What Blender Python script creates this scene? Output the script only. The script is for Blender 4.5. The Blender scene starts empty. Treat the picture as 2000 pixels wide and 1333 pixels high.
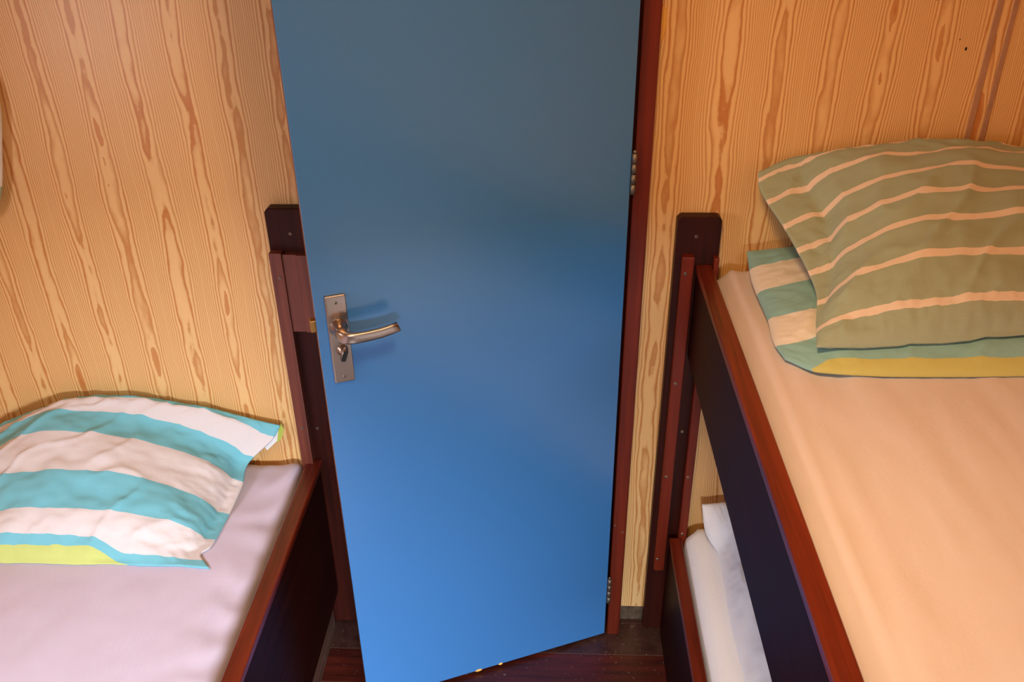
import bpy, bmesh, math, random
from mathutils import Vector, Matrix, noise
random.seed(4)
C = bpy.context.scene.collection
S = bpy.context.scene

# ------------------------------------------------------------------ camera
cam_d = bpy.data.cameras.new('camera')
cam = bpy.data.objects.new('camera', cam_d); C.objects.link(cam)
cam_d.sensor_width = 36.0
cam_d.lens = 36.0 * 1727.0 / 2000.0
cam_d.clip_start = 0.02
R3 = Matrix(((0.999127413, -0.009978801, 0.040556573),
             (0.040145743, 0.497305387, -0.866646220),
             (-0.011520912, 0.867518170, 0.497272052)))
M4 = R3.to_4x4(); M4.translation = Vector((0, 0, 1.9))
cam.matrix_world = M4
S.camera = cam

# ------------------------------------------------------------------ view + world
S.view_settings.view_transform = 'Standard'
S.view_settings.look = 'None'
S.view_settings.gamma = 1.0
S.view_settings.use_curve_mapping = False
S.view_settings.exposure = 0.0
w = bpy.data.worlds.new('world'); S.world = w; w.use_nodes = True
w.node_tree.nodes['Background'].inputs[0].default_value = (0.75, 0.86, 1.0, 1)
w.node_tree.nodes['Background'].inputs[1].default_value = 0.25
S.cycles.use_denoising = True
S.cycles.max_bounces = 10
S.cycles.diffuse_bounces = 6

def area(name, loc, target, sx, sy, power, col, spread=180):
    l = bpy.data.lights.new(name, 'AREA'); l.shape = 'RECTANGLE'; l.size = sx; l.size_y = sy
    l.energy = power; l.color = col; l.spread = math.radians(spread)
    o = bpy.data.objects.new(name, l); C.objects.link(o)
    o.location = loc
    o.rotation_euler = (Vector(target) - Vector(loc)).to_track_quat('-Z', 'Y').to_euler()
    return o
# room extents
XL, XR, YB, YF, ZC = -1.37, 1.20, 1.76, -0.75, 2.15
# daylight through the two windows (lights stand outside the panes)
area('daylight_left', (XL - 0.14, 0.80, 1.46), (-0.55, 1.7, 0.75), 0.50, 0.48, 8.5, (0.84, 0.89, 1.0), 160)
area('daylight_behind', (0.32, YF - 0.70, 1.58), (-0.20, 1.6, 0.2), 0.80, 0.55, 140, (0.82, 0.90, 1.0), 130)

# ------------------------------------------------------------------ materials
def srgb(r, g, b):
    f = lambda c: (c / 255 / 12.92) if c / 255 <= 0.04045 else ((c / 255 + 0.055) / 1.055) ** 2.4
    return (f(r), f(g), f(b), 1)

class NT:
    def __init__(s, name, rough=0.5, spec=0.5, metal=0.0):
        s.m = bpy.data.materials.new(name); s.m.use_nodes = True
        s.t = s.m.node_tree; s.b = s.t.nodes['Principled BSDF']
        s.b.inputs['Roughness'].default_value = rough
        s.b.inputs['Specular IOR Level'].default_value = spec
        s.b.inputs['Metallic'].default_value = metal
    def n(s, typ, **kw):
        nd = s.t.nodes.new(typ)
        for k, v in kw.items():
            if k.startswith('i_'):
                key = k[2:]; key = int(key) if key.isdigit() else key.replace('_', ' ')
                if hasattr(v, 'is_output'): s.t.links.new(v, nd.inputs[key])
                else: nd.inputs[key].default_value = v
            else: setattr(nd, k, v)
        return nd
    def l(s, a, b): s.t.links.new(a, b)
    def math(s, op, a, b=None, c=None):
        nd = s.t.nodes.new('ShaderNodeMath'); nd.operation = op
        for i, v in enumerate((a, b, c)):
            if v is None: continue
            if hasattr(v, 'is_output'): s.l(v, nd.inputs[i])
            else: nd.inputs[i].default_value = v
        return nd.outputs[0]
    def coords(s, scale=(1, 1, 1), loc=(0, 0, 0), src='Object'):
        tc = s.n('ShaderNodeTexCoord')
        mp = s.n('ShaderNodeMapping'); s.l(tc.outputs[src], mp.inputs[0])
        mp.inputs['Scale'].default_value = scale; mp.inputs['Location'].default_value = loc
        return mp.outputs[0]
    def noise(s, vec, scale=5, detail=3, rough=0.5, dist=0.0):
        nd = s.n('ShaderNodeTexNoise'); s.l(vec, nd.inputs['Vector'])
        nd.inputs['Scale'].default_value = scale; nd.inputs['Detail'].default_value = detail
        nd.inputs['Roughness'].default_value = rough; nd.inputs['Distortion'].default_value = dist
        return nd.outputs['Fac']
    def ramp(s, fac, stops, interp='LINEAR'):
        nd = s.n('ShaderNodeValToRGB'); s.l(fac, nd.inputs[0]); cr = nd.color_ramp; cr.interpolation = interp
        while len(cr.elements) < len(stops): cr.elements.new(0.5)
        for e, (p, c) in zip(cr.elements, stops): e.position = p; e.color = c
        return nd.outputs[0]
    def mix(s, fac, a, b, mode='MIX'):
        nd = s.n('ShaderNodeMix'); nd.data_type = 'RGBA'; nd.blend_type = mode
        for key, v in ((0, fac), (6, a), (7, b)):
            if hasattr(v, 'is_output'): s.l(v, nd.inputs[key])
            else: nd.inputs[key].default_value = v
        return nd.outputs[2]
    def col(s, v):
        if hasattr(v, 'is_output'): s.l(v, s.b.inputs['Base Color'])
        else: s.b.inputs['Base Color'].default_value = v
    def bump(s, h, strength=0.2, dist=0.002):
        nd = s.n('ShaderNodeBump'); s.l(h, nd.inputs['Height'])
        nd.inputs['Strength'].default_value = strength; nd.inputs['Distance'].default_value = dist
        s.l(nd.outputs[0], s.b.inputs['Normal'])

def laminate(name, axis):
    """printed pine laminate; axis = the world axis that runs across the grain"""
    k = NT(name, 0.38, 0.4)
    tc = k.n('ShaderNodeTexCoord'); sp = k.n('ShaderNodeSeparateXYZ'); k.l(tc.outputs['Object'], sp.inputs[0])
    a = sp.outputs[axis]; z = sp.outputs['Z']
    cb = k.n('ShaderNodeCombineXYZ'); k.l(a, cb.inputs[0]); k.l(z, cb.inputs[1])
    def nz(sx, sz, scale, detail=2, rough=0.5, off=0.0):
        mp = k.n('ShaderNodeMapping'); k.l(cb.outputs[0], mp.inputs[0])
        mp.inputs['Scale'].default_value = (sx, sz, 1); mp.inputs['Location'].default_value = (off, off * 0.7, 0)
        return k.noise(mp.outputs[0], scale, detail, rough)
    wob = k.math('MULTIPLY', k.math('SUBTRACT', nz(3.0, 1.4, 1.0, 2, 0.5, 3.1), 0.5), 0.050)
    wob2 = k.math('MULTIPLY', k.math('SUBTRACT', nz(22, 5, 1.0, 2, 0.5, 7.7), 0.5), 0.012)
    ax = k.math('ADD', k.math('ADD', a, wob), wob2)
    u = k.math('MULTIPLY', k.math('SUBTRACT', k.math('FRACT', k.math('DIVIDE', ax, 0.098)), 0.5), 2.0)
    u2 = k.math('MULTIPLY', u, u)
    F = k.math('MULTIPLY', u2, 10.5)
    N = k.math('MULTIPLY', nz(7.0, 1.8, 1.0, 4, 0.5, 1.3), 7.5)
    fade = k.math('SUBTRACT', 1.0, k.math('MULTIPLY', u2, 0.75))
    N = k.math('ADD', N, k.math('MULTIPLY', nz(60, 22, 1.0, 3, 0.6, 4.4), 0.5))
    F = k.math('ADD', F, k.math('MULTIPLY', N, fade))
    fr = k.math('FRACT', F)
    line = k.ramp(fr, [(0.0, (0.30,)*3 + (1,)), (0.10, (0.0,)*3 + (1,)), (0.45, (0.05,)*3 + (1,)), (0.88, (1,)*3 + (1,)), (0.97, (0.9,)*3 + (1,)), (1.0, (0.30,)*3 + (1,))])
    # dark elongated flames in the heart of a board
    heart = k.ramp(k.math('SUBTRACT', F, 0.0), [(0.0, (1,)*3 + (1,)), (1.0, (1,)*3 + (1,))])
    fl = k.math('MAXIMUM', k.math('LESS_THAN', F, 3.25), k.math('MULTIPLY', k.math('LESS_THAN', k.math('ABSOLUTE', k.math('SUBTRACT', F, 4.80)), 0.13), 0.8))
    fl2 = k.math('MULTIPLY', fl, k.math('ADD', 0.55, k.math('MULTIPLY', nz(30, 8, 1.0, 2, 0.5, 5.5), 0.9)))
    fl2 = k.math('MINIMUM', fl2, 1.0)
    lcol = k.mix(k.math('MULTIPLY', line, 0.80), srgb(240, 200, 138), srgb(196, 126, 62))
    c = k.mix(k.math('MULTIPLY', fl2, 0.75), lcol, srgb(198, 122, 60))
    fine = nz(900, 14, 1.0, 1, 0.5, 2.0)
    c = k.mix(k.math('MULTIPLY', k.math('SUBTRACT', fine, 0.35), 0.25), c, srgb(196, 128, 66))
    broad = nz(2.2, 1.0, 1.0, 2, 0.5, 9.0)
    c = k.mix(k.math('MULTIPLY', k.math('SUBTRACT', broad, 0.4), 0.25), c, srgb(214, 150, 84))
    k.col(c)
    k.bump(fine, 0.08, 0.001)
    return k.m

def mahogany(name, grain, dark, light, rough=0.3, coat=0.12, wear=0.0, spec=0.5):
    k = NT(name, rough, spec)
    sc = {'X': (1.2, 34, 34), 'Y': (34, 1.2, 34), 'Z': (34, 34, 1.2)}[grain]
    v = k.coords(sc)
    n1 = k.noise(v, 1.6, 5, 0.62, 0.4)
    n2 = k.noise(k.coords(tuple(x * 4 for x in sc)), 2.0, 3, 0.6)
    c = k.ramp(n1, [(0.28, dark), (0.72, light)])
    c = k.mix(k.math('MULTIPLY', n2, 0.35), c, dark)
    if wear > 0:
        wn = k.noise(k.coords((1, 1, 1)), 24, 6, 0.7)
        wm = k.ramp(wn, [(0.60, (0, 0, 0, 1)), (0.72, (wear,)*3 + (1,))])
        c = k.mix(wm, c, srgb(140, 118, 104))
        k.l(k.math('ADD', rough, k.math('MULTIPLY', wm, 0.5)), k.b.inputs['Roughness'])
    k.col(c)
    k.b.inputs['Coat Weight'].default_value = coat
    k.b.inputs['Coat Roughness'].default_value = 0.15
    k.bump(n1, 0.12, 0.001)
    return k.m

def plain(name, c, rough=0.5, metal=0.0, spec=0.5, nscale=0, namt=0.1):
    k = NT(name, rough, spec, metal)
    if nscale:
        n = k.noise(k.coords(), nscale, 4, 0.6)
        d = tuple(x * (1 - namt) for x in c[:3]) + (1,); b = tuple(min(1, x * (1 + namt)) for x in c[:3]) + (1,)
        k.col(k.ramp(n, [(0.3, d), (0.7, b)]))
    else: k.col(c)
    return k.m

def cloth(name, c, rough=0.85, weave=900, wr=0.0):
    k = NT(name, rough, 0.15)
    v = k.coords()
    n = k.noise(v, weave, 2, 0.6); n2 = k.noise(v, 6, 3, 0.5)
    d = tuple(x * 0.93 for x in c[:3]) + (1,)
    k.col(k.mix(k.math('MULTIPLY', n2, 0.6), c, d))
    cr = k.noise(k.coords((9, 3, 5)), 2.2, 5, 0.62, 0.6)
    k.bump(k.math('ADD', k.math('MULTIPLY', n, 0.12), k.math('MULTIPLY', cr, wr)), 0.35, 0.006)
    k.b.inputs['Sheen Weight'].default_value = 0.15
    return k.m

def striped(name, stops, flip=False):
    """pillowcase cloth: stripes run along u, the ramp runs over uv.y"""
    k = NT(name, 0.85, 0.15)
    tc = k.n('ShaderNodeTexCoord'); sp = k.n('ShaderNodeSeparateXYZ'); k.l(tc.outputs['UV'], sp.inputs[0])
    c = k.ramp(sp.outputs['Y'], stops, 'CONSTANT')
    v = k.coords((60, 900, 60), src='UV'); wv = k.noise(v, 2.0, 3, 0.7)
    v2 = k.coords((500, 60, 60), src='UV'); wv2 = k.noise(v2, 2.0, 3, 0.7)
    c = k.mix(k.math('MULTIPLY', wv, 0.28), c, (0.80, 0.78, 0.74, 1))
    k.col(k.mix(k.math('MULTIPLY', wv2, 0.12), c, (0.3, 0.32, 0.32, 1), 'MIX'))
    cr = k.noise(k.coords((8, 8, 8)), 1.6, 5, 0.6, 0.8)
    k.bump(k.math('ADD', k.math('MULTIPLY', wv, 0.1), k.math('MULTIPLY', cr, 0.9)), 0.35, 0.008)
    k.b.inputs['Sheen Weight'].default_value = 0.15
    return k.m

M = {}
M['lam_x'] = laminate('pine_laminate_back', 'X')
M['lam_y'] = laminate('pine_laminate_side', 'Y')
MD, ML = srgb(38, 10, 7), srgb(104, 34, 18)
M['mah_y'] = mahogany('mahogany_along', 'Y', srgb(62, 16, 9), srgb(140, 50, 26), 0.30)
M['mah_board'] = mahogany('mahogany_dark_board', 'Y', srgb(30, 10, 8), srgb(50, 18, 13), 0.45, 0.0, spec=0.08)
M['mah_z'] = mahogany('mahogany_upright', 'Z', srgb(74, 19, 8), srgb(136, 46, 20), 0.4, 0.03, spec=0.3)
M['mah_dark'] = mahogany('mahogany_upright_dark', 'Z', srgb(38, 11, 7), srgb(68, 21, 11), 0.45, 0.0, spec=0.2)
M['mah_jamb'] = mahogany('mahogany_door_frame', 'Z', srgb(66, 17, 7), srgb(126, 42, 17), 0.4, 0.0, spec=0.25)
M['mah_left'] = mahogany('mahogany_faded', 'Z', srgb(86, 36, 24), srgb(136, 66, 44), 0.45, 0.1)
M['worn'] = mahogany('worn_skirting', 'Y', srgb(60, 34, 26), srgb(120, 84, 68), 0.6, 0.0, 0.8)
M['screw'] = plain('screw_steel', srgb(150, 135, 120), 0.4, 0.9)
M['steel'] = plain('brushed_steel', srgb(172, 154, 140), 0.30, 1.0, nscale=600, namt=0.05)
M['hinge'] = plain('aged_hinge_steel', srgb(132, 118, 104), 0.5, 0.8, nscale=60, namt=0.25)
M['brass'] = plain('dull_brass', srgb(170, 130, 70), 0.4, 0.9)
M['black'] = plain('black_plastic', srgb(14, 12, 12), 0.4)
M['filler'] = plain('old_grey_sealant', srgb(120, 108, 96), 0.8, nscale=40, namt=0.25)
M['alu'] = plain('joint_profile_metal', srgb(180, 136, 104), 0.6, 0.1, nscale=30, namt=0.12)
M['raw'] = plain('raw_yellow_wood', srgb(238, 178, 84), 0.6, nscale=50, namt=0.08)
M['hole'] = plain('nail_hole_dark', srgb(30, 14, 10), 0.8)
M['base'] = plain('grimy_base_strip', srgb(86, 70, 52), 0.8, nscale=55, namt=0.55)
M['ceil'] = plain('ceiling_panel', srgb(226, 214, 196), 0.6, nscale=3, namt=0.03)
M['frame_w'] = plain('window_frame_paint', srgb(226, 222, 214), 0.4)
M['sheet_l'] = cloth('white_sheet', srgb(214, 204, 226), wr=0.35)
M['sheet_r'] = cloth('cream_sheet', srgb(226, 209, 206), wr=0.35)
M['duvet'] = cloth('white_cotton', srgb(248, 249, 253), wr=1.0)
M['ticking'] = cloth('mattress_ticking', srgb(220, 214, 204))
M['towel'] = cloth('white_towel', srgb(240, 236, 224))
M['teal'] = cloth('pale_green_cloth', srgb(170, 190, 160))
M['slat'] = plain('pine_slat', srgb(196, 150, 96), 0.6, nscale=12, namt=0.12)

# blue door paint with faint scuffs
k = NT('blue_door_paint', 0.30, 0.75)
v = k.coords()
sc = k.noise(k.coords((3, 3, 9)), 6, 6, 0.75)
mask = k.ramp(sc, [(0.66, (0, 0, 0, 1)), (0.74, (0.35, 0.35, 0.35, 1))])
c = k.mix(mask, srgb(60, 121, 184), srgb(44, 94, 150))
k.col(c)
k.bump(k.noise(v, 260, 2, 0.5), 0.05, 0.001)
M['blue'] = k.m

# floor: dark red varnished boards running across the room
k = NT('varnished_floor_boards', 0.28, 0.5)
tc = k.n('ShaderNodeTexCoord'); sp = k.n('ShaderNodeSeparateXYZ'); k.l(tc.outputs['Object'], sp.inputs[0])
yy = k.math('DIVIDE', k.math('SUBTRACT', sp.outputs['Y'], 1.637), 0.11)
fr = k.math('FRACT', yy)
seam = k.math('LESS_THAN', k.math('ABSOLUTE', k.math('SUBTRACT', fr, 0.5)), 0.488)
n1 = k.noise(k.coords((2, 30, 30)), 2.0, 5, 0.6, 0.3)
c = k.ramp(n1, [(0.3, srgb(44, 14, 10)), (0.7, srgb(86, 30, 20))])
# dirty darker sill board next to the wall
sill = k.math('GREATER_THAN', sp.outputs['Y'], 1.637)
dirt = k.noise(k.coords((1, 1, 1)), 14, 5, 0.65)
dc = k.ramp(dirt, [(0.35, srgb(38, 18, 15)), (0.62, srgb(74, 50, 42)), (0.72, srgb(120, 100, 88))])
c = k.mix(k.math('MULTIPLY', sill, 0.8), c, dc)
c = k.mix(seam, srgb(92, 60, 50), c)
dust = k.ramp(k.noise(k.coords((1, 1, 1)), 120, 2, 0.5), [(0.66, (0, 0, 0, 1)), (0.76, (0.55, 0.55, 0.55, 1))])
edge = k.ramp(sp.outputs['Y'], [(0.0, (0, 0, 0, 1)), (1.0, (0, 0, 0, 1))])
near = k.math('GREATER_THAN', sp.outputs['Y'], 1.55)
c = k.mix(k.math('MULTIPLY', dust, near), c, srgb(150, 136, 124))
k.col(c)
k.l(k.math('ADD', 0.22, k.math('MULTIPLY', dirt, 0.3)), k.b.inputs['Roughness'])
M['floor'] = k.m

k = NT('window_glass', 0.0, 0.5)
k.b.inputs['Transmission Weight'].default_value = 1.0; k.b.inputs['IOR'].default_value = 1.02
M['glass'] = k.m
k = NT('lamp_diffuser', 0.5)
k.b.inputs['Emission Color'].default_value = (1.0, 0.78, 0.55, 1); k.b.inputs['Emission Strength'].default_value = 3.0
M['lamp'] = k.m

# ------------------------------------------------------------------ helpers
def tag(o, label=None, cat=None, group=None, kind=None):
    if label: o['label'] = label
    if cat: o['category'] = cat
    if group: o['group'] = group
    if kind: o['kind'] = kind
    return o
def thing(name, loc, label=None, cat=None, group=None, kind=None):
    o = bpy.data.objects.new(name, None); C.objects.link(o); o.location = loc
    o.empty_display_size = 0.1
    return tag(o, label, cat, group, kind)
def root_loc(p):
    l = Vector((0, 0, 0))
    while p is not None: l += p.location; p = p.parent
    return l
def obj(name, bm, mat, parent=None, smooth=False, base=True):
    """links a bmesh whose vertices are in world coordinates"""
    if parent is not None: org = root_loc(parent)
    else:
        xs = [v.co.x for v in bm.verts]; ys = [v.co.y for v in bm.verts]; zs = [v.co.z for v in bm.verts]
        org = Vector(((min(xs) + max(xs)) / 2, (min(ys) + max(ys)) / 2, min(zs))) if base else Vector((0, 0, 0))
    for v in bm.verts: v.co -= org
    bmesh.ops.recalc_face_normals(bm, faces=bm.faces[:])
    me = bpy.data.meshes.new(name); bm.to_mesh(me); bm.free()
    for m in (mat if isinstance(mat, (list, tuple)) else [mat]): me.materials.append(m)
    if smooth:
        for p in me.polygons: p.use_smooth = True
    o = bpy.data.objects.new(name, me); C.objects.link(o)
    if parent is not None: o.parent = parent
    else: o.location = org
    return o
def abox(bm, x0, x1, y0, y1, z0, z1, bev=0.0, seg=2, mi=0):
    b = bmesh.new()
    bmesh.ops.create_cube(b, size=1.0)
    for v in b.verts:
        v.co = Vector(((x0 + x1) / 2 + v.co.x * (x1 - x0), (y0 + y1) / 2 + v.co.y * (y1 - y0), (z0 + z1) / 2 + v.co.z * (z1 - z0)))
    if bev > 0:
        bmesh.ops.bevel(b, geom=b.edges[:], offset=bev, segments=seg, affect='EDGES', profile=0.6)
    merge(bm, b, mi)
def merge(bm, b, mi=0, mat=None):
    if mat is not None: bmesh.ops.transform(b, matrix=mat, verts=b.verts)
    mp = {}
    for v in b.verts: mp[v] = bm.verts.new(v.co)
    for f in b.faces:
        nf = bm.faces.new([mp[v] for v in f.verts]); nf.material_index = mi; nf.smooth = f.smooth
    b.free()
def box(name, x0, x1, y0, y1, z0, z1, mat, parent=None, bev=0.0, seg=2, base=True):
    bm = bmesh.new(); abox(bm, x0, x1, y0, y1, z0, z1, bev, seg)
    return obj(name, bm, mat, parent, base=base)
def poly_prism(bm, pts, thick_vec, bev=0.0, seg=2):
    b = bmesh.new()
    vs = [b.verts.new(p) for p in pts]; f = b.faces.new(vs)
    r = bmesh.ops.extrude_face_region(b, geom=[f])
    for e in r['geom']:
        if isinstance(e, bmesh.types.BMVert): e.co += Vector(thick_vec)
    if bev > 0: bmesh.ops.bevel(b, geom=b.edges[:], offset=bev, segments=seg, affect='EDGES')
    merge(bm, b)
def screw(parent, x, y, z, d=(0, -1, 0), r=0.0042):
    """countersunk screw head with a cross slot, facing d"""
    bm = bmesh.new(); b = bmesh.new()
    bmesh.ops.create_cone(b, cap_ends=True, segments=16, radius1=r, radius2=r * 0.7, depth=0.0016)
    for f in b.faces: f.smooth = False
    q = Vector(d).to_track_quat('Z', 'Y').to_matrix().to_4x4()
    mat = Matrix.Translation(Vector((x, y, z)) + Vector(d) * 0.0006) @ q
    merge(bm, b, 0, mat)
    for a in (0, 1):
        c = bmesh.new(); bmesh.ops.create_cube(c, size=1.0)
        sx, sy = (r * 1.1, r * 0.22) if a == 0 else (r * 0.22, r * 1.1)
        for v in c.verts: v.co = Vector((v.co.x * sx, v.co.y * sy, v.co.z * 0.0003 + 0.0008))
        merge(bm, c, 1, mat)
    return obj('screw', bm, [M['screw'], M['hole']], parent)

# ------------------------------------------------------------------ room shell
def struct(o): o['kind'] = 'structure'; return o
struct(box('floor', XL - 0.05, XR + 0.05, YF - 0.05, 2.75, -0.05, 0.0, M['floor'], base=False))
struct(box('ceiling', XL - 0.05, XR + 0.05, YF - 0.05, 2.75, ZC, ZC + 0.05, M['lam_x'], base=False))
DX0, DX1, DZ = -0.505, 0.2, 1.985
bm = bmesh.new()
abox(bm, XL - 0.05, DX0, YB, YB + 0.05, 0.052, ZC)
abox(bm, DX1 + 0.006, XR + 0.05, YB, YB + 0.05, 0.052, ZC)
abox(bm, DX0, DX1 + 0.006, YB, YB + 0.05, DZ, ZC)
wb = struct(obj('wall_back', bm, M['lam_x'], base=False))
for x, z, r in ((0.785, 1.538, 0.0030), (0.770, 1.555, 0.0014), (0.712, 1.628, 0.0028)):
    b = bmesh.new(); bmesh.ops.create_cone(b, cap_ends=True, segments=12, radius1=r, radius2=r * 0.6, depth=0.0012)
    bb = bmesh.new(); merge(bb, b, 0, Matrix.Translation((x, YB - 0.0003, z)) @ Matrix.Rotation(math.pi / 2, 4, 'X') @ Matrix.Diagonal((0.8, 1.3, 1, 1)))
    obj('nail_hole', bb, M['hole'], wb)
bm = bmesh.new()
abox(bm, XL - 0.05, DX0, YB + 0.002, YB + 0.05, 0.0, 0.052); abox(bm, DX1 + 0.006, XR + 0.05, YB + 0.002, YB + 0.05, 0.0, 0.052)
struct(obj('baseboard_back', bm, M['base'], base=False))
# left wall and right wall plain, front wall (behind the camera) with a window
WY0, WY1, WZ0, WZ1 = 0.53, 1.07, 1.08, 1.62
bm = bmesh.new()
abox(bm, XL - 0.05, XL, YF, WY0, 0, ZC); abox(bm, XL - 0.05, XL, WY1, YB, 0, ZC)
abox(bm, XL - 0.05, XL, WY0, WY1, 0, WZ0); abox(bm, XL - 0.05, XL, WY0, WY1, WZ1, ZC)
struct(obj('wall_left', bm, M['lam_y'], base=False))
struct(box('wall_right', XR, XR + 0.05, YF, YB, 0, ZC, M['lam_y'], base=False))
VX0, VX1, VZ0, VZ1 = -0.42, 0.62, 0.62, 1.34
bm = bmesh.new()
abox(bm, XL - 0.05, VX0, YF - 0.05, YF, 0, ZC); abox(bm, VX1, XR + 0.05, YF - 0.05, YF, 0, ZC)
abox(bm, VX0, VX1, YF - 0.05, YF, 0, VZ0); abox(bm, VX0, VX1, YF - 0.05, YF, VZ1, ZC)
struct(obj('wall_front', bm, M['lam_x'], base=False))
t = 0.03
wn = struct(thing('window_1', (XL, (WY0 + WY1) / 2, WZ0)))
bm = bmesh.new()
abox(bm, XL - 0.05, XL + 0.012, WY0, WY0 + t, WZ0, WZ1); abox(bm, XL - 0.05, XL + 0.012, WY1 - t, WY1, WZ0, WZ1)
abox(bm, XL - 0.05, XL + 0.012, WY0 + t, WY1 - t, WZ0, WZ0 + t); abox(bm, XL - 0.05, XL + 0.012, WY0 + t, WY1 - t, WZ1 - t, WZ1)
obj('window_frame', bm, M['frame_w'], wn)
wn2 = struct(thing('window_2', ((VX0 + VX1) / 2, YF, VZ0)))
bm = bmesh.new()
abox(bm, VX0, VX0 + t, YF - 0.05, YF + 0.012, VZ0, VZ1); abox(bm, VX1 - t, VX1, YF - 0.05, YF + 0.012, VZ0, VZ1)
abox(bm, VX0 + t, VX1 - t, YF - 0.05, YF + 0.012, VZ0, VZ0 + t); abox(bm, VX0 + t, VX1 - t, YF - 0.05, YF + 0.012, VZ1 - t, VZ1)
obj('window_frame', bm, M['frame_w'], wn2)
# corridor behind the door
bm = bmesh.new()
abox(bm, XL - 0.05, XR + 0.05, 2.70, 2.75, 0, ZC)
abox(bm, -1.0, -0.95, YB + 0.05, 2.70, 0, ZC); abox(bm, 0.75, 0.80, YB + 0.05, 2.70, 0, ZC)
struct(obj('wall_corridor', bm, M['lam_x'], base=False))
# metal joint profiles of the back wall panels
tr = struct(thing('trim_1', (0.845, YB, 0.0)))
box('profile_strip', 0.822, 0.834, YB - 0.002, YB + 0.002, 0.06, ZC - 0.002, M['alu'], tr, 0.0008, 1)
box('profile_strip', 0.852, 0.862, YB - 0.002, YB + 0.002, 0.06, ZC - 0.002, M['alu'], tr, 0.0008, 1)
# door frame
fr_ = struct(thing('trim_2', (0.183, YB, 0.0)))
box('jamb', 0.168, 0.202, 1.705, 1.80, 0.0, DZ + 0.03, M['mah_jamb'], fr_, 0.003)
box('jamb', -0.507, -0.492, 1.715, 1.80, 0.0, DZ + 0.03, M['mah_jamb'], fr_, 0.003)
box('lintel', -0.492, 0.168, 1.715, 1.80, DZ, DZ + 0.03, M['mah_jamb'], fr_, 0.003)
box('sealant_strip', 0.202, 0.2075, 1.752, 1.7615, 0.05, 2.0, M['filler'], fr_, 0.001)
for x, z in ((0.173, 0.39), (0.193, 0.368)): screw(fr_, x, 1.705, z, r=0.003)
# broken sliver of raw wood beside the frame
bm = bmesh.new()
pts = [(0.2025, 0, 1.628), (0.209, 0, 1.620), (0.2165, 0, 1.612), (0.2165, 0, 1.575), (0.213, 0, 1.558), (0.2025, 0, 1.545)]
poly_prism(bm, [(x, YB - 0.006, z) for x, _, z in pts], (0, 0.006, 0), 0.001, 1)
obj('bare_wood_patch', bm, M['raw'], fr_)

# ------------------------------------------------------------------ door (one thing, swings on its hinges)
HX, HY, ANG = 0.165, 1.70, math.radians(21.9)
DD = Vector((-math.cos(ANG), -math.sin(ANG), 0)); DN = Vector((math.sin(ANG), -math.cos(ANG), 0))
def dm(): # local: x = along the leaf from the hinge, y = out of the face, z = up
    return Matrix(((DD.x, DN.x, 0, HX), (DD.y, DN.y, 0, HY), (0, 0, 1, 0), (0, 0, 0, 1)))
door = struct(thing('door_1', (HX, HY, 0.0)))
def dobj(name, bm, mat, parent=None, smooth=False):
    bmesh.ops.transform(bm, matrix=dm(), verts=bm.verts)
    return obj(name, bm, mat, parent or door, smooth)
bm = bmesh.new(); abox(bm, 0.004, 0.652, -0.004, 0.0, 0.012, 1.975, 0.0012, 2)
leaf = dobj('door_leaf', bm, M['blue'])
bm = bmesh.new(); abox(bm, 0.004, 0.651, -0.034, -0.0042, 0.013, 1.974, 0.001, 1)
M['edge'] = mahogany('door_edge_wood', 'Z', srgb(96, 46, 24), srgb(150, 84, 48), 0.5, 0.0)
dobj('door_core', bm, M['edge'])
# chips at the lower edge
for s_, w_ in ((0.362, 0.026), (0.302, 0.016)):
    b = bmesh.new(); bmesh.ops.create_icosphere(b, subdivisions=2, radius=0.5)
    bm = bmesh.new(); merge(bm, b, 0, Matrix.Translation((s_, -0.004, 0.012)) @ Matrix.Diagonal((w_, 0.012, 0.012, 1)))
    dobj('chipped_edge', bm, M['raw'], smooth=True)
# lever set
bm = bmesh.new(); abox(bm, 0.592, 0.632, 0.0, 0.0075, 0.962, 1.153, 0.003, 3)
plate = dobj('handle_plate', bm, M['steel'])
def dscrew(x, z, y=0.0075, r=0.0036, parent=None):
    p = dm() @ Vector((x, y, z)); return screw(parent or door, p.x, p.y, p.z, DN, r)
dscrew(0.612, 1.138, parent=plate); dscrew(0.612, 0.975, parent=plate)
def loft(sections, cap=True):
    bm = bmesh.new(); rings = [[bm.verts.new(p) for p in s] for s in sections]
    n = len(rings[0])
    for a, b in zip(rings, rings[1:]):
        for i in range(n): bm.faces.new((a[i], a[(i + 1) % n], b[(i + 1) % n], b[i]))
    if cap: bm.faces.new(rings[0]); bm.faces.new(rings[-1])
    return bm
def ring(c, t, w, h, up=Vector((0, 0, 1)), n=20, p=2.6):
    t = Vector(t).normalized(); side = up.cross(t).normalized(); u2 = t.cross(side)
    out = []
    for i in range(n):
        a = 2 * math.pi * i / n; ca, sa = math.cos(a), math.sin(a)
        x = math.copysign(abs(ca) ** (2 / p), ca) * w / 2; y = math.copysign(abs(sa) ** (2 / p), sa) * h / 2
        out.append(Vector(c) + side * x + u2 * y)
    return out
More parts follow.
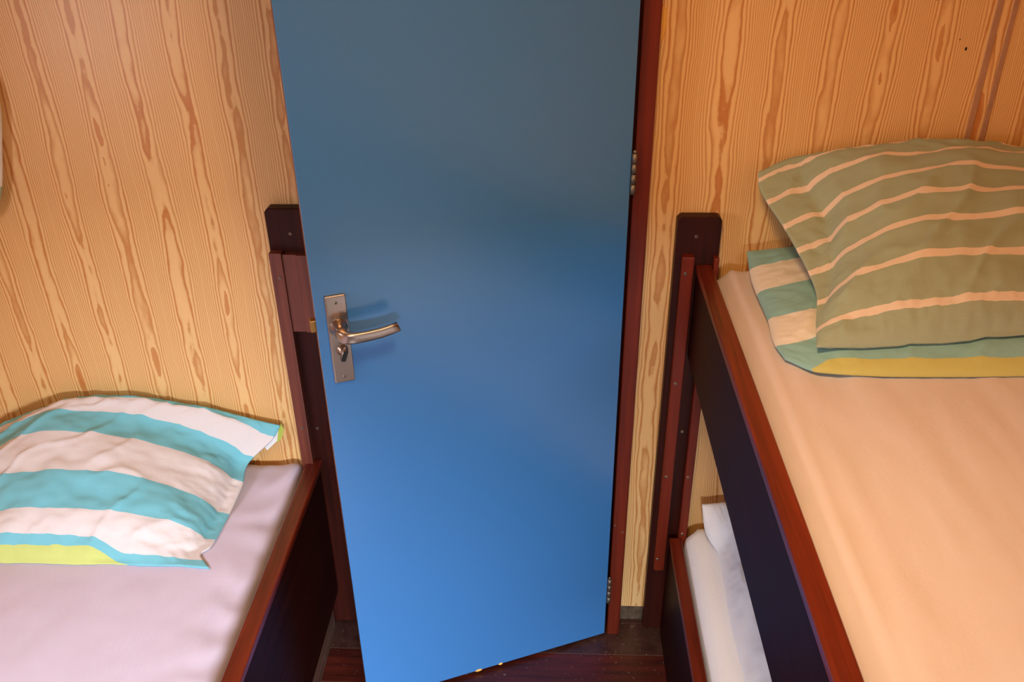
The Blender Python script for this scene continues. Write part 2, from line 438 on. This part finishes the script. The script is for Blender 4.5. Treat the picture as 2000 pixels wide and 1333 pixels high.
# neck: flared collar then the grip bends towards the hinge side
secs = []
for y, r in ((0.0060, 0.0188), (0.0085, 0.0182), (0.012, 0.0165), (0.018, 0.0135), (0.026, 0.0115), (0.034, 0.0105)):
    secs.append(ring((0.612, y, 1.085), (0, 1, 0), 2 * r, 2 * r, p=2.0))
collar = dobj('lever_collar', loft(secs), M['steel'], plate, True)
path = [(0.612, 0.030, 1.085, 0.022, 0.024), (0.6115, 0.040, 1.0855, 0.021, 0.024), (0.608, 0.049, 1.085, 0.018, 0.0235), (0.600, 0.0535, 1.084, 0.015, 0.0225),
        (0.588, 0.055, 1.0832, 0.013, 0.0215), (0.565, 0.055, 1.083, 0.0115, 0.0205), (0.540, 0.0545, 1.0845, 0.011, 0.020),
        (0.518, 0.0535, 1.088, 0.011, 0.0195), (0.506, 0.053, 1.0905, 0.011, 0.019), (0.5045, 0.053, 1.091, 0.009, 0.016)]
secs = []
for i, (x, y, z, w_, h_) in enumerate(path):
    a = path[max(0, i - 1)]; b = path[min(len(path) - 1, i + 1)]
    tt = Vector((b[0] - a[0], b[1] - a[1], b[2] - a[2]))
    secs.append(ring((x, y, z), tt, w_, h_, p=5.0))
lv = dobj('lever', loft(secs), M['steel'], plate, True)
# thumb turn
secs = [ring((0.610, y, 1.036), (0, 1, 0), 2 * r, 2 * r, p=2.0) for y, r in ((0.006, 0.0115), (0.0095, 0.011), (0.012, 0.0075), (0.018, 0.0065))]
tt_ = dobj('thumb_turn', loft(secs), M['steel'], plate, True)
b = bmesh.new(); bmesh.ops.create_cube(b, size=1.0)
for v in b.verts: v.co = Vector((v.co.x * 0.008, v.co.y * 0.014, v.co.z * 0.030))
bmesh.ops.bevel(b, geom=b.edges[:], offset=0.0028, segments=3, affect='EDGES')
bm = bmesh.new(); merge(bm, b, 0, Matrix.Translation((0.610, 0.024, 1.034)) @ Matrix.Rotation(math.radians(-20), 4, 'Y'))
dobj('turn_grip', bm, M['steel'], plate, True)
b = bmesh.new(); bmesh.ops.create_cube(b, size=1.0)
for v in b.verts: v.co = Vector((v.co.x * 0.009, v.co.y * 0.0015, v.co.z * 0.022))
bm = bmesh.new(); merge(bm, b, 0, Matrix.Translation((0.610, 0.0315, 1.034)) @ Matrix.Rotation(math.radians(-20), 4, 'Y'))
dobj('grip_cap', bm, M['black'], plate)
bm = bmesh.new(); abox(bm, 0.650, 0.662, -0.026, -0.012, 1.072, 1.098, 0.002, 2)
dobj('latch_bolt', bm, M['brass'])
# hinges: knuckles on the corner between leaf and frame
def hinge(zc, hh):
    kn = hh / 4
    secs = []; bm = bmesh.new()
    for i in range(4):
        b = bmesh.new(); bmesh.ops.create_cone(b, cap_ends=True, segments=16, radius1=0.0052, radius2=0.0052, depth=kn * 0.94)
        for f in b.faces: f.smooth = len(f.verts) == 4
        merge(bm, b, 0, Matrix.Translation((HX + 0.0022, HY - 0.0030, zc - hh / 2 + kn * (i + 0.5))))
    b = bmesh.new(); bmesh.ops.create_uvsphere(b, u_segments=12, v_segments=8, radius=0.0036)
    merge(bm, b, 0, Matrix.Translation((HX + 0.0022, HY - 0.0030, zc + hh / 2 + 0.003)))
    h_ = obj('hinge', bm, M['hinge'], door)
    return h_
hinge(1.312, 0.085); hinge(0.172, 0.085); hinge(1.80, 0.085)

# ------------------------------------------------------------------ bunks
def rounded_top_post(bm, x0, x1, y0, y1, z0, z1, ch=0.008):
    pts = [(x0, y0, z0), (x1, y0, z0), (x1, y0, z1 - ch), (x1 - ch, y0, z1), (x0 + ch, y0, z1), (x0, y0, z1 - ch)]
    poly_prism(bm, pts, (0, y1 - y0, 0), 0.002, 1)
def side_board(parent, x0, x1, z0, z1, y0=-0.25, y1=1.730, cap=True, facemat='mah_board', name='side_board'):
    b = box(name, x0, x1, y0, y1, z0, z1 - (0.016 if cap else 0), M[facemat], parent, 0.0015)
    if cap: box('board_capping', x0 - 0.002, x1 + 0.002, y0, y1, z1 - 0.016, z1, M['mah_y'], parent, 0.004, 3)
    return b
# right double bunk
rb = thing('bunk_bed', (0.33, 1.72, 0.0), 'dark mahogany double bunk to the right of the blue door', 'bunk bed')
bm = bmesh.new(); rounded_top_post(bm, 0.268, 0.360, 1.732, YB - 0.0006, 0.001, 1.207)
post = obj('post', bm, M['mah_dark'], rb)
box('batten', 0.281, 0.307, 1.710, 1.732, 0.235, 1.125, M['mah_z'], rb, 0.002)
box('batten', 0.335, 0.3555, 1.710, 1.732, 0.235, 0.868, M['mah_z'], rb, 0.002)
box('batten', 0.348, 0.3590, 1.712, 1.732, 1.05, 1.122, M['mah_z'], rb, 0.002)
for x, y, z in ((0.309, 1.732, 1.163), (0.290, 1.710, 1.087), (0.291, 1.710, 0.811), (0.321, 1.732, 0.662), (0.290, 1.710, 0.543),
                (0.343, 1.710, 0.542), (0.288, 1.710, 0.274), (0.294, 1.732, 0.217), (0.344, 1.710, 0.361)):
    screw(post, x, y, z)
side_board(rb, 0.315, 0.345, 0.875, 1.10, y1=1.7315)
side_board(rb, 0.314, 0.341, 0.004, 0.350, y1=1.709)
box('end_post', 0.268, 0.360, -0.28, -0.25, 0.0, 1.207, M['mah_dark'], rb, 0.002)
box('bunk_base', 0.345, XR - 0.004, -0.25, 1.726, 0.880, 0.908, M['slat'], rb)
box('bunk_base', 0.341, XR - 0.004, -0.25, 1.726, 0.14, 0.170, M['slat'], rb)
# left bunk
lb = thing('bunk_bed', (-0.57, 1.72, 0.0), 'dark mahogany low bunk to the left of the blue door', 'bunk bed')
bm = bmesh.new(); rounded_top_post(bm, -0.602, -0.511, 1.732, YB - 0.0006, 0.001, 1.222)
post = obj('post', bm, M['mah_dark'], lb)
box('batten', -0.600, -0.572, 1.710, 1.732, 0.12, 1.128, M['mah_left'], lb, 0.002)
box('batten', -0.541, -0.514, 1.710, 1.732, 0.935, 1.124, M['mah_left'], lb, 0.002)
box('slot_filler', -0.572, -0.541, 1.714, 1.732, 0.935, 1.124, M['mah_left'], lb, 0.001)
for x, y, z in ((-0.552, 1.732, 1.165), (-0.582, 1.710, 1.071), (-0.585, 1.710, 0.672), (-0.556, 1.732, 0.657)):
    screw(post, x, y, z)
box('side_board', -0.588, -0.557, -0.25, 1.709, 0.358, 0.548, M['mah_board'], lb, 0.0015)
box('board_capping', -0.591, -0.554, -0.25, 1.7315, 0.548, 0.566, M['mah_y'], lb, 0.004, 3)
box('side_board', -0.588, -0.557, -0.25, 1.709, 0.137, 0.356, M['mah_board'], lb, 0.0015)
box('skirting', -0.600, -0.578, -0.25, 1.709, 0.0, 0.137, M['worn'], lb, 0.002)
box('bunk_base', XL + 0.004, -0.588, -0.25, 1.726, 0.33, 0.358, M['slat'], lb)
box('end_post', -0.602, -0.511, -0.28, -0.25, 0.0, 0.62, M['mah_dark'], lb, 0.002)

# ------------------------------------------------------------------ bedding
def fbm(p, oct=4, lac=2.1, gain=0.5):
    a, s_, q = 1.0, 0.0, Vector(p)
    for _ in range(oct):
        s_ += a * noise.noise(q); q = q * lac; a *= gain
    return s_
def sss(a, b, x):
    t_ = max(0.0, min(1.0, (x - a) / (b - a))); return t_ * t_ * (3 - 2 * t_)
def mattress(parent, name, x0, x1, y0, y1, z0, z1, r, mat, disp, n=(70, 160, 10), rv=None):
    bm = bmesh.new(); V = {}
    nx, ny, nz = n
    def gp(i, j, l):
        key = (i, j, l)
        if key in V: return V[key]
        p = Vector((x0 + (x1 - x0) * i / nx, y0 + (y1 - y0) * j / ny, z0 + (z1 - z0) * l / nz))
        q = Vector((min(max(p.x, x0 + r), x1 - r), min(max(p.y, y0 + r), y1 - r), min(max(p.z, z0 + r), z1 - r)))
        d = p - q
        if d.length > 1e-6: p = q + d.normalized() * r
        p = p + disp(p, (p - q).normalized() if d.length > 1e-6 else Vector((0, 0, 1)))
        if x0 > 0 and p.x < 0.382: p.y = min(p.y, 1.7085)
        V[key] = bm.verts.new(p); return V[key]
    for l in (0, nz):
        for i in range(nx):
            for j in range(ny): bm.faces.new((gp(i, j, l), gp(i + 1, j, l), gp(i + 1, j + 1, l), gp(i, j + 1, l)))
    for i in (0, nx):
        for j in range(ny):
            for l in range(nz): bm.faces.new((gp(i, j, l), gp(i, j + 1, l), gp(i, j + 1, l + 1), gp(i, j, l + 1)))
    for j in (0, ny):
        for i in range(nx):
            for l in range(nz): bm.faces.new((gp(i, j, l), gp(i + 1, j, l), gp(i + 1, j, l + 1), gp(i, j, l + 1)))
    return obj(name, bm, mat, parent, True)

def d_right(p, nrm):
    side = sss(0.12, 0.0, p.x - 0.35)
    wr_ = 0.0035 * fbm((p.x * 14, p.y * 2.2, p.z * 6)) + 0.0016 * fbm((p.x * 40, p.y * 6, 3))
    crease = 0.003 * math.sin(p.x * 150 + 2.0 * fbm((p.x * 3, p.y * 2, 5))) * side
    crown = 0.010 * sss(0, 0.30, p.x - 0.35)
    return nrm * (wr_ + crease) + Vector((0, 0, crown if p.z > 1.0 else 0))
mt = thing('mattress', (0.76, 0.7, 0.92), 'mattress in a cream fitted sheet on the upper right bunk', 'mattress')
ms1 = mattress(mt, 'fitted_sheet', 0.350, XR - 0.008, -0.22, 1.745, 0.918, 1.092, 0.040, M['sheet_r'], d_right)
def d_low(p, nrm):
    return nrm * (0.0020 * fbm((p.x * 10, p.y * 4, p.z * 6)))
mt2 = thing('mattress', (0.76, 0.7, 0.18), 'smooth white mattress on the lower right bunk', 'mattress')
ms2 = mattress(mt2, 'fitted_sheet', 0.348, XR - 0.008, -0.22, 1.745, 0.182, 0.372, 0.045, M['duvet'], d_low, (50, 110, 10))
def d_left(p, nrm):
    e = -0.6 - p.x
    wr_ = 0.0030 * fbm((p.x * 9, p.y * 5, p.z * 6)) + 0.0010 * fbm((p.x * 34, p.y * 14, 3))
    tent = sss(0.16, 0.0, e) * (0.004 * math.sin(p.y * 60 + 5 * fbm((p.x * 5, p.y * 3, 1))))
    corner = sss(0.12, 0, e) * sss(1.50, 1.72, p.y)
    dv = nrm * (wr_ + tent * 0.7)
    if p.z > 0.45: dv += Vector((0.004 * corner, 0.0, 0.012 * corner - 0.014 * sss(0.10, 0.0, e) * (1 - corner)))
    return dv
mt3 = thing('mattress', (-0.98, 0.7, 0.37), 'mattress in a white fitted sheet on the low left bunk', 'mattress')
ms3 = mattress(mt3, 'fitted_sheet', XL + 0.006, -0.609, -0.22, 1.748, 0.372, 0.545, 0.030, M['sheet_l'], d_left)

def interp(pl, t_):
    """point on a polyline of (param, Vector) by a Catmull-like smooth interpolation"""
    n = len(pl)
    for i in range(n - 1):
        if t_ <= pl[i + 1][0] or i == n - 2:
            a, b = pl[i], pl[i + 1]; s_ = (t_ - a[0]) / (b[0] - a[0])
            p0 = pl[i - 1] if i > 0 else (2 * a[0] - b[0], a[1] * 2 - b[1])
            p3 = pl[i + 2] if i + 2 < n else (2 * b[0] - a[0], b[1] * 2 - a[1])
            h = b[0] - a[0]
            m0 = (b[1] - p0[1]) / (b[0] - p0[0]) * h; m1 = (p3[1] - a[1]) / (p3[0] - a[0]) * h
            s2, s3 = s_ * s_, s_ * s_ * s_
            return a[1] * (2 * s3 - 3 * s2 + 1) + m0 * (s3 - 2 * s2 + s_) + b[1] * (-2 * s3 + 3 * s2) + m1 * (s3 - s2)
from mathutils.bvhtree import BVHTree
def tops(objs):
    trees = []
    for o in objs:
        off = root_loc(o)
        trees.append(BVHTree.FromPolygons([v.co + off for v in o.data.vertices], [tuple(p.vertices) for p in o.data.polygons]))
    def fn(x, y):
        z = -1
        for t_ in trees:
            h = t_.ray_cast(Vector((x, y, 2.0)), Vector((0, 0, -1)))
            if h[0] is not None: z = max(z, h[0].z)
        return z + 0.0012
    return fn
def pillow(name, label, mat, back, front, left, right, H, hb, floor_z, flap_u=(0.0, 0.0), seed=0.0, wrk=1.0, vmap=None, nu=110, nv=90,
           extra=None, ymax=YB - 0.004, on=None, flapfn=None, lift=0.0, vb=1.0, pu=2.4, pv=2.2, cat='pillow'):
    """cushion between four seam curves (back/front over u, left/right over v), bulging H up and hb down"""
    bk = [(p[0], Vector(p[1:])) for p in back]; ft = [(p[0], Vector(p[1:])) for p in front]
    lf = [(p[0], Vector(p[1:])) for p in left]; rt = [(p[0], Vector(p[1:])) for p in right]
    c00, c10 = interp(bk, 0), interp(bk, 1); c01, c11 = interp(ft, 0), interp(ft, 1)
    def mid(u, v):
        return (interp(bk, u) * (1 - v) + interp(ft, u) * v + interp(lf, v) * (1 - u) + interp(rt, v) * u
                - (c00 * (1 - u) * (1 - v) + c10 * u * (1 - v) + c01 * (1 - u) * v + c11 * u * v))
    def prof(u, v):
        f0, f1 = flapfn(v) if flapfn else flap_u
        a = max(0.0, min(1.0, (u - f0) / (1 - f0 - f1)))
        vv = v ** vb
        pa = max(0.0, 1 - abs(2 * a - 1) ** pu) ** 0.62; pb = max(0.0, 1 - abs(2 * vv - 1) ** pv) ** 0.62
        return pa * pb
    bm = bmesh.new(); uv = bm.loops.layers.uv.new('UVMap')
    top, bot = {}, {}
    for i in range(nu + 1):
        for j in range(nv + 1):
            u, v = i / nu, j / nv; m = mid(u, v); pr = prof(u, v)
            e = min(u, 1 - u, v, 1 - v)
            ewr = wrk * 0.0045 * fbm((u * 26 + seed, v * 26, seed)) * sss(0.30, 0.02, e) * sss(0.0, 0.03, e)
            big = wrk * 0.012 * fbm((u * 4.5 + seed, v * 4.5 + seed, 2.0), 3) * sss(0.0, 0.12, e)
            ridge = wrk * 0.007 * (1 - abs(2 * noise.noise(Vector((u * 5.5 + v * 3 + seed, v * 3 - u * 2, seed * 2))))) ** 4 * sss(0, 0.10, e)
            up = Vector((0, -0.10, 1)).normalized()
            p = m + up * (H * pr + ewr + big + ridge + 0.0012)
            if extra: p += extra(u, v)
            fz = floor_z if on is None else max(floor_z, on(p.x, min(p.y, ymax)))
            p.z = max(p.z, fz + 0.0035 + lift); p.y = min(p.y, ymax)
            top[i, j] = bm.verts.new(p)
            if i in (0, nu) or j in (0, nv):
                q = p - Vector((0, 0, 0.003)); bot[i, j] = bm.verts.new(q)
            else:
                q = m - up * (hb * pr + 0.0012) + up * 0.6 * (ewr + big) * (1 - min(1, pr * 2)); q.z = max(q.z, floor_z if on is None else max(floor_z, on(q.x, min(q.y, ymax)) + lift)); q.y = min(q.y, ymax)
                if q.z > p.z - 0.002: q.z = p.z - 0.002
                bot[i, j] = bm.verts.new(q)
    def face(vs, uvs, mi=0):
        f = bm.faces.new(vs); f.smooth = True; f.material_index = mi
        for lp, t_ in zip(f.loops, uvs): lp[uv].uv = t_
    vm = vmap or (lambda u, v: v)
    for i in range(nu):
        for j in range(nv):
            idx = [(i, j), (i + 1, j), (i + 1, j + 1), (i, j + 1)]
            uvs = [(a / nu, vm(a / nu, b / nv)) for a, b in idx]
            face([top[k_] for k_ in idx], uvs)
            face([bot[k_] for k_ in idx[::-1]], [(a / nu, 1.0 - 0.08 * b / nv) for a, b in idx[::-1]])
    for i in range(nu):
        for j, w_ in ((0, 0.0), (nv, 1.0)):
            face([top[i, j], top[i + 1, j], bot[i + 1, j], bot[i, j]], [(i / nu, vm(i / nu, w_))] * 4)
    for j in range(nv):
        for i in (0, nu): face([top[i, j], top[i, j + 1], bot[i, j + 1], bot[i, j]], [(i / nu, vm(i / nu, j / nv))] * 4)
    o = obj(name, bm, mat, None, True)
    return tag(o, label, cat)

def ST(seq):
    """[(end, colour)] -> constant ramp stops"""
    out, p = [], 0.0
    for e_, c_ in seq: out.append((p, c_)); p = e_
    return out
TEAL, WHT, LIME = srgb(78, 190, 212), srgb(226, 218, 220), srgb(196, 212, 96)
M['case_left'] = striped('teal_white_lime_stripes', ST([(0.085, TEAL), (0.187, WHT), (0.345, TEAL), (0.58, WHT), (0.785, TEAL), (0.905, WHT), (0.945, TEAL), (1.0, LIME)]))
pl_ = pillow('pillow', 'pillow with broad turquoise and white stripes on the left bunk', M['case_left'],
       back=[(0, -1.345, 1.72, 0.660), (0.35, -1.10, 1.748, 0.722), (0.7, -0.86, 1.748, 0.705), (1, -0.645, 1.73, 0.665)],
       front=[(0, -1.345, 1.370, 0.540), (0.5, -1.03, 1.372, 0.538), (0.85, -0.80, 1.372, 0.538), (1, -0.715, 1.365, 0.538)],
       left=[(0, -1.345, 1.72, 0.660), (0.5, -1.36, 1.55, 0.60), (1, -1.345, 1.370, 0.540)],
       right=[(0, -0.645, 1.73, 0.665), (0.10, -0.665, 1.715, 0.635), (0.22, -0.725, 1.69, 0.580), (0.36, -0.722, 1.63, 0.565), (0.6, -0.728, 1.53, 0.55), (0.85, -0.735, 1.43, 0.545), (0.93, -0.748, 1.405, 0.54), (1, -0.715, 1.365, 0.538)],
       H=0.080, hb=0.10, vb=1.0, floor_z=0.530, flap_u=(0.0, 0.045), seed=3.3, on=tops([ms3]),
       vmap=lambda u, v: v - 0.060 * sss(0.58, 0.72, u) * sss(0.75, 1.0, v))
def flap(pts, mat, name='case_lining'):
    bm = bmesh.new(); poly_prism(bm, pts, (0, 0.0015, 0)); return obj(name, bm, mat, pl_)
flap([(-0.6440, 1.7335, 0.667), (-0.6395, 1.7345, 0.650), (-0.6480, 1.7345, 0.625), (-0.6600, 1.7335, 0.612), (-0.6680, 1.7325, 0.622), (-0.6560, 1.7325, 0.648)], cloth('lime_hem', srgb(190, 208, 96)))
flap([(-0.6520, 1.7315, 0.652), (-0.6600, 1.7315, 0.618), (-0.6880, 1.7295, 0.590), (-0.7000, 1.7285, 0.612), (-0.6700, 1.7305, 0.640)], M['duvet'])
SAGE, CRM = srgb(150, 164, 130), srgb(240, 214, 190)
seq, p_ = [], 0.0
for c_ in (0.05, 0.18, 0.31, 0.44, 0.565, 0.725, 0.89):
    seq += [(c_ - 0.012, SAGE), (c_ + 0.014, CRM)]
seq.append((1.0, SAGE))
M['case_green'] = striped('sage_thin_stripes', ST(seq))
T2, L2, W2 = srgb(120, 178, 170), srgb(196, 184, 60), srgb(240, 224, 202)
M['case_under'] = striped('teal_cream_lime_stripes', ST([(0.16, T2), (0.37, W2), (0.60, T2), (0.79, W2), (0.945, T2), (1.0, L2)]))
pu_ = pillow('pillow', 'flat pillow with broad teal and cream stripes, underneath the sage green pillow', M['case_under'],
       back=[(0, 0.415, 1.72, 1.135), (0.5, 0.78, 1.74, 1.16), (1, 1.16, 1.74, 1.15)],
       front=[(0, 0.412, 1.335, 1.103), (0.10, 0.46, 1.290, 1.104), (0.5, 0.70, 1.270, 1.106), (1, 1.16, 1.284, 1.108)],
       left=[(0, 0.415, 1.72, 1.135), (0.25, 0.408, 1.62, 1.115), (0.6, 0.410, 1.47, 1.106), (0.85, 0.405, 1.39, 1.103), (1, 0.412, 1.335, 1.103)],
       right=[(0, 1.16, 1.74, 1.15), (0.5, 1.18, 1.52, 1.13), (1, 1.16, 1.305, 1.108)],
       H=0.050, hb=0.03, floor_z=1.080, seed=5.2, wrk=0.5, on=tops([ms1]),
       vmap=lambda u, v: v - 0.10 * sss(0.16, 0.0, u) * sss(0.6, 0.95, v))
pillow('pillow', 'sage green pillow with thin cream stripes lying on top of a striped pillow', M['case_green'],
       back=[(0, 0.418, 1.725, 1.305), (0.1, 0.49, 1.745, 1.328), (0.3, 0.64, 1.748, 1.340), (0.5, 0.79, 1.748, 1.338), (1, 1.16, 1.745, 1.29)],
       front=[(0, 0.455, 1.315, 1.140), (0.4, 0.66, 1.332, 1.137), (0.7, 0.85, 1.360, 1.139), (1, 1.16, 1.392, 1.139)],
       left=[(0, 0.418, 1.725, 1.305), (0.12, 0.422, 1.70, 1.275), (0.35, 0.460, 1.60, 1.225), (0.65, 0.485, 1.465, 1.175), (0.85, 0.468, 1.375, 1.150), (1, 0.455, 1.315, 1.140)],
       right=[(0, 1.16, 1.745, 1.31), (0.5, 1.18, 1.60, 1.22), (1, 1.16, 1.37, 1.135)],
       H=0.086, hb=0.10, vb=1.0, floor_z=1.09, flapfn=lambda v: (0.12 * sss(0.95, 0.3, v), 0.0), seed=8.1, lift=0.005, on=tops([ms1, pu_]))
pillow('duvet', 'crumpled white duvet folded lengthwise on the lower right bunk', M['duvet'],
       back=[(0, 0.385, 1.715, 0.455), (0.3, 0.47, 1.725, 0.45), (1, 0.86, 1.72, 0.42)],
       front=[(0, 0.40, 0.42, 0.375), (0.5, 0.63, 0.40, 0.375), (1, 0.86, 0.42, 0.375)],
       left=[(0, 0.385, 1.715, 0.455), (0.045, 0.392, 1.67, 0.405), (0.10, 0.418, 1.62, 0.380), (0.3, 0.412, 1.42, 0.376), (0.6, 0.415, 1.05, 0.376), (1, 0.40, 0.42, 0.375)],
       right=[(0, 0.86, 1.72, 0.42), (0.5, 0.88, 1.0, 0.376), (1, 0.86, 0.42, 0.375)],
       H=0.10, hb=0.03, floor_z=0.36, on=tops([ms2]), seed=11.4, wrk=1.6, nu=80, nv=170, pu=2.6, pv=5.0, cat='duvet')

# white cloth hanging from a hook on the back wall at the left edge
tw = thing('hanging_towel', (-1.20, YB - 0.01, 1.24), 'pale cloth hanging on the pine wall at the far left edge', 'towel')
bm = bmesh.new()
rows = 26; cols = 18; g = {}
for i in range(rows + 1):
    t_ = i / rows; z_ = 1.50 - 0.30 * t_; edge = -1.094 - (1.486 - z_) * 0.275 - 0.02 * (2 * t_ - 1) ** 4
    half = 0.012 + 0.036 * sss(0, 0.45, t_) + 0.004 * math.sin(t_ * 9)
    for j in range(cols):
        a = 2 * math.pi * j / cols
        x_ = edge - half + half * math.cos(a) * (1 + 0.10 * math.sin(3 * a + t_ * 3)); y_ = YB - 0.026 + 0.020 * math.sin(a) * (1 + 0.25 * math.sin(4 * a))
        g[i, j] = bm.verts.new((x_, y_, z_))
for i in range(rows):
    for j in range(cols):
        f = bm.faces.new((g[i, j], g[i, (j + 1) % cols], g[i + 1, (j + 1) % cols], g[i + 1, j])); f.material_index = 1 if i >= rows - 6 else 0
bm.faces.new([g[0, j] for j in range(cols)]); bm.faces.new([g[rows, j] for j in range(cols)])
obj('cloth', bm, [M['towel'], M['teal']], tw, True)
bm = bmesh.new(); abox(bm, -1.145, -1.137, YB - 0.03, YB - 0.0005, 1.492, 1.504, 0.002)
obj('hook', bm, M['steel'], tw)

# ceiling lamp near the camera
cl = thing('ceiling_light', (0.05, 0.75, ZC), 'round ceiling lamp with warm diffuser above the aisle', 'ceiling light')
def disc(r0, r1, z0, z1, x, y):
    bm = bmesh.new(); bmesh.ops.create_cone(bm, cap_ends=True, segments=40, radius1=r0, radius2=r1, depth=abs(z1 - z0))
    bmesh.ops.translate(bm, vec=(x, y, (z0 + z1) / 2), verts=bm.verts); return bm
obj('lamp_base', disc(0.11, 0.12, ZC - 0.02, ZC - 0.001, 0.05, 0.75), M['frame_w'], cl)
obj('lamp_diffuser', disc(0.08, 0.10, ZC - 0.05, ZC - 0.02, 0.05, 0.75), M['lamp'], cl)
lamp = area('ceiling_lamp_light', (0.05, 0.75, ZC - 0.055), (0.05, 0.75, 0), 0.18, 0.18, 11.5, (1.0, 0.64, 0.31))
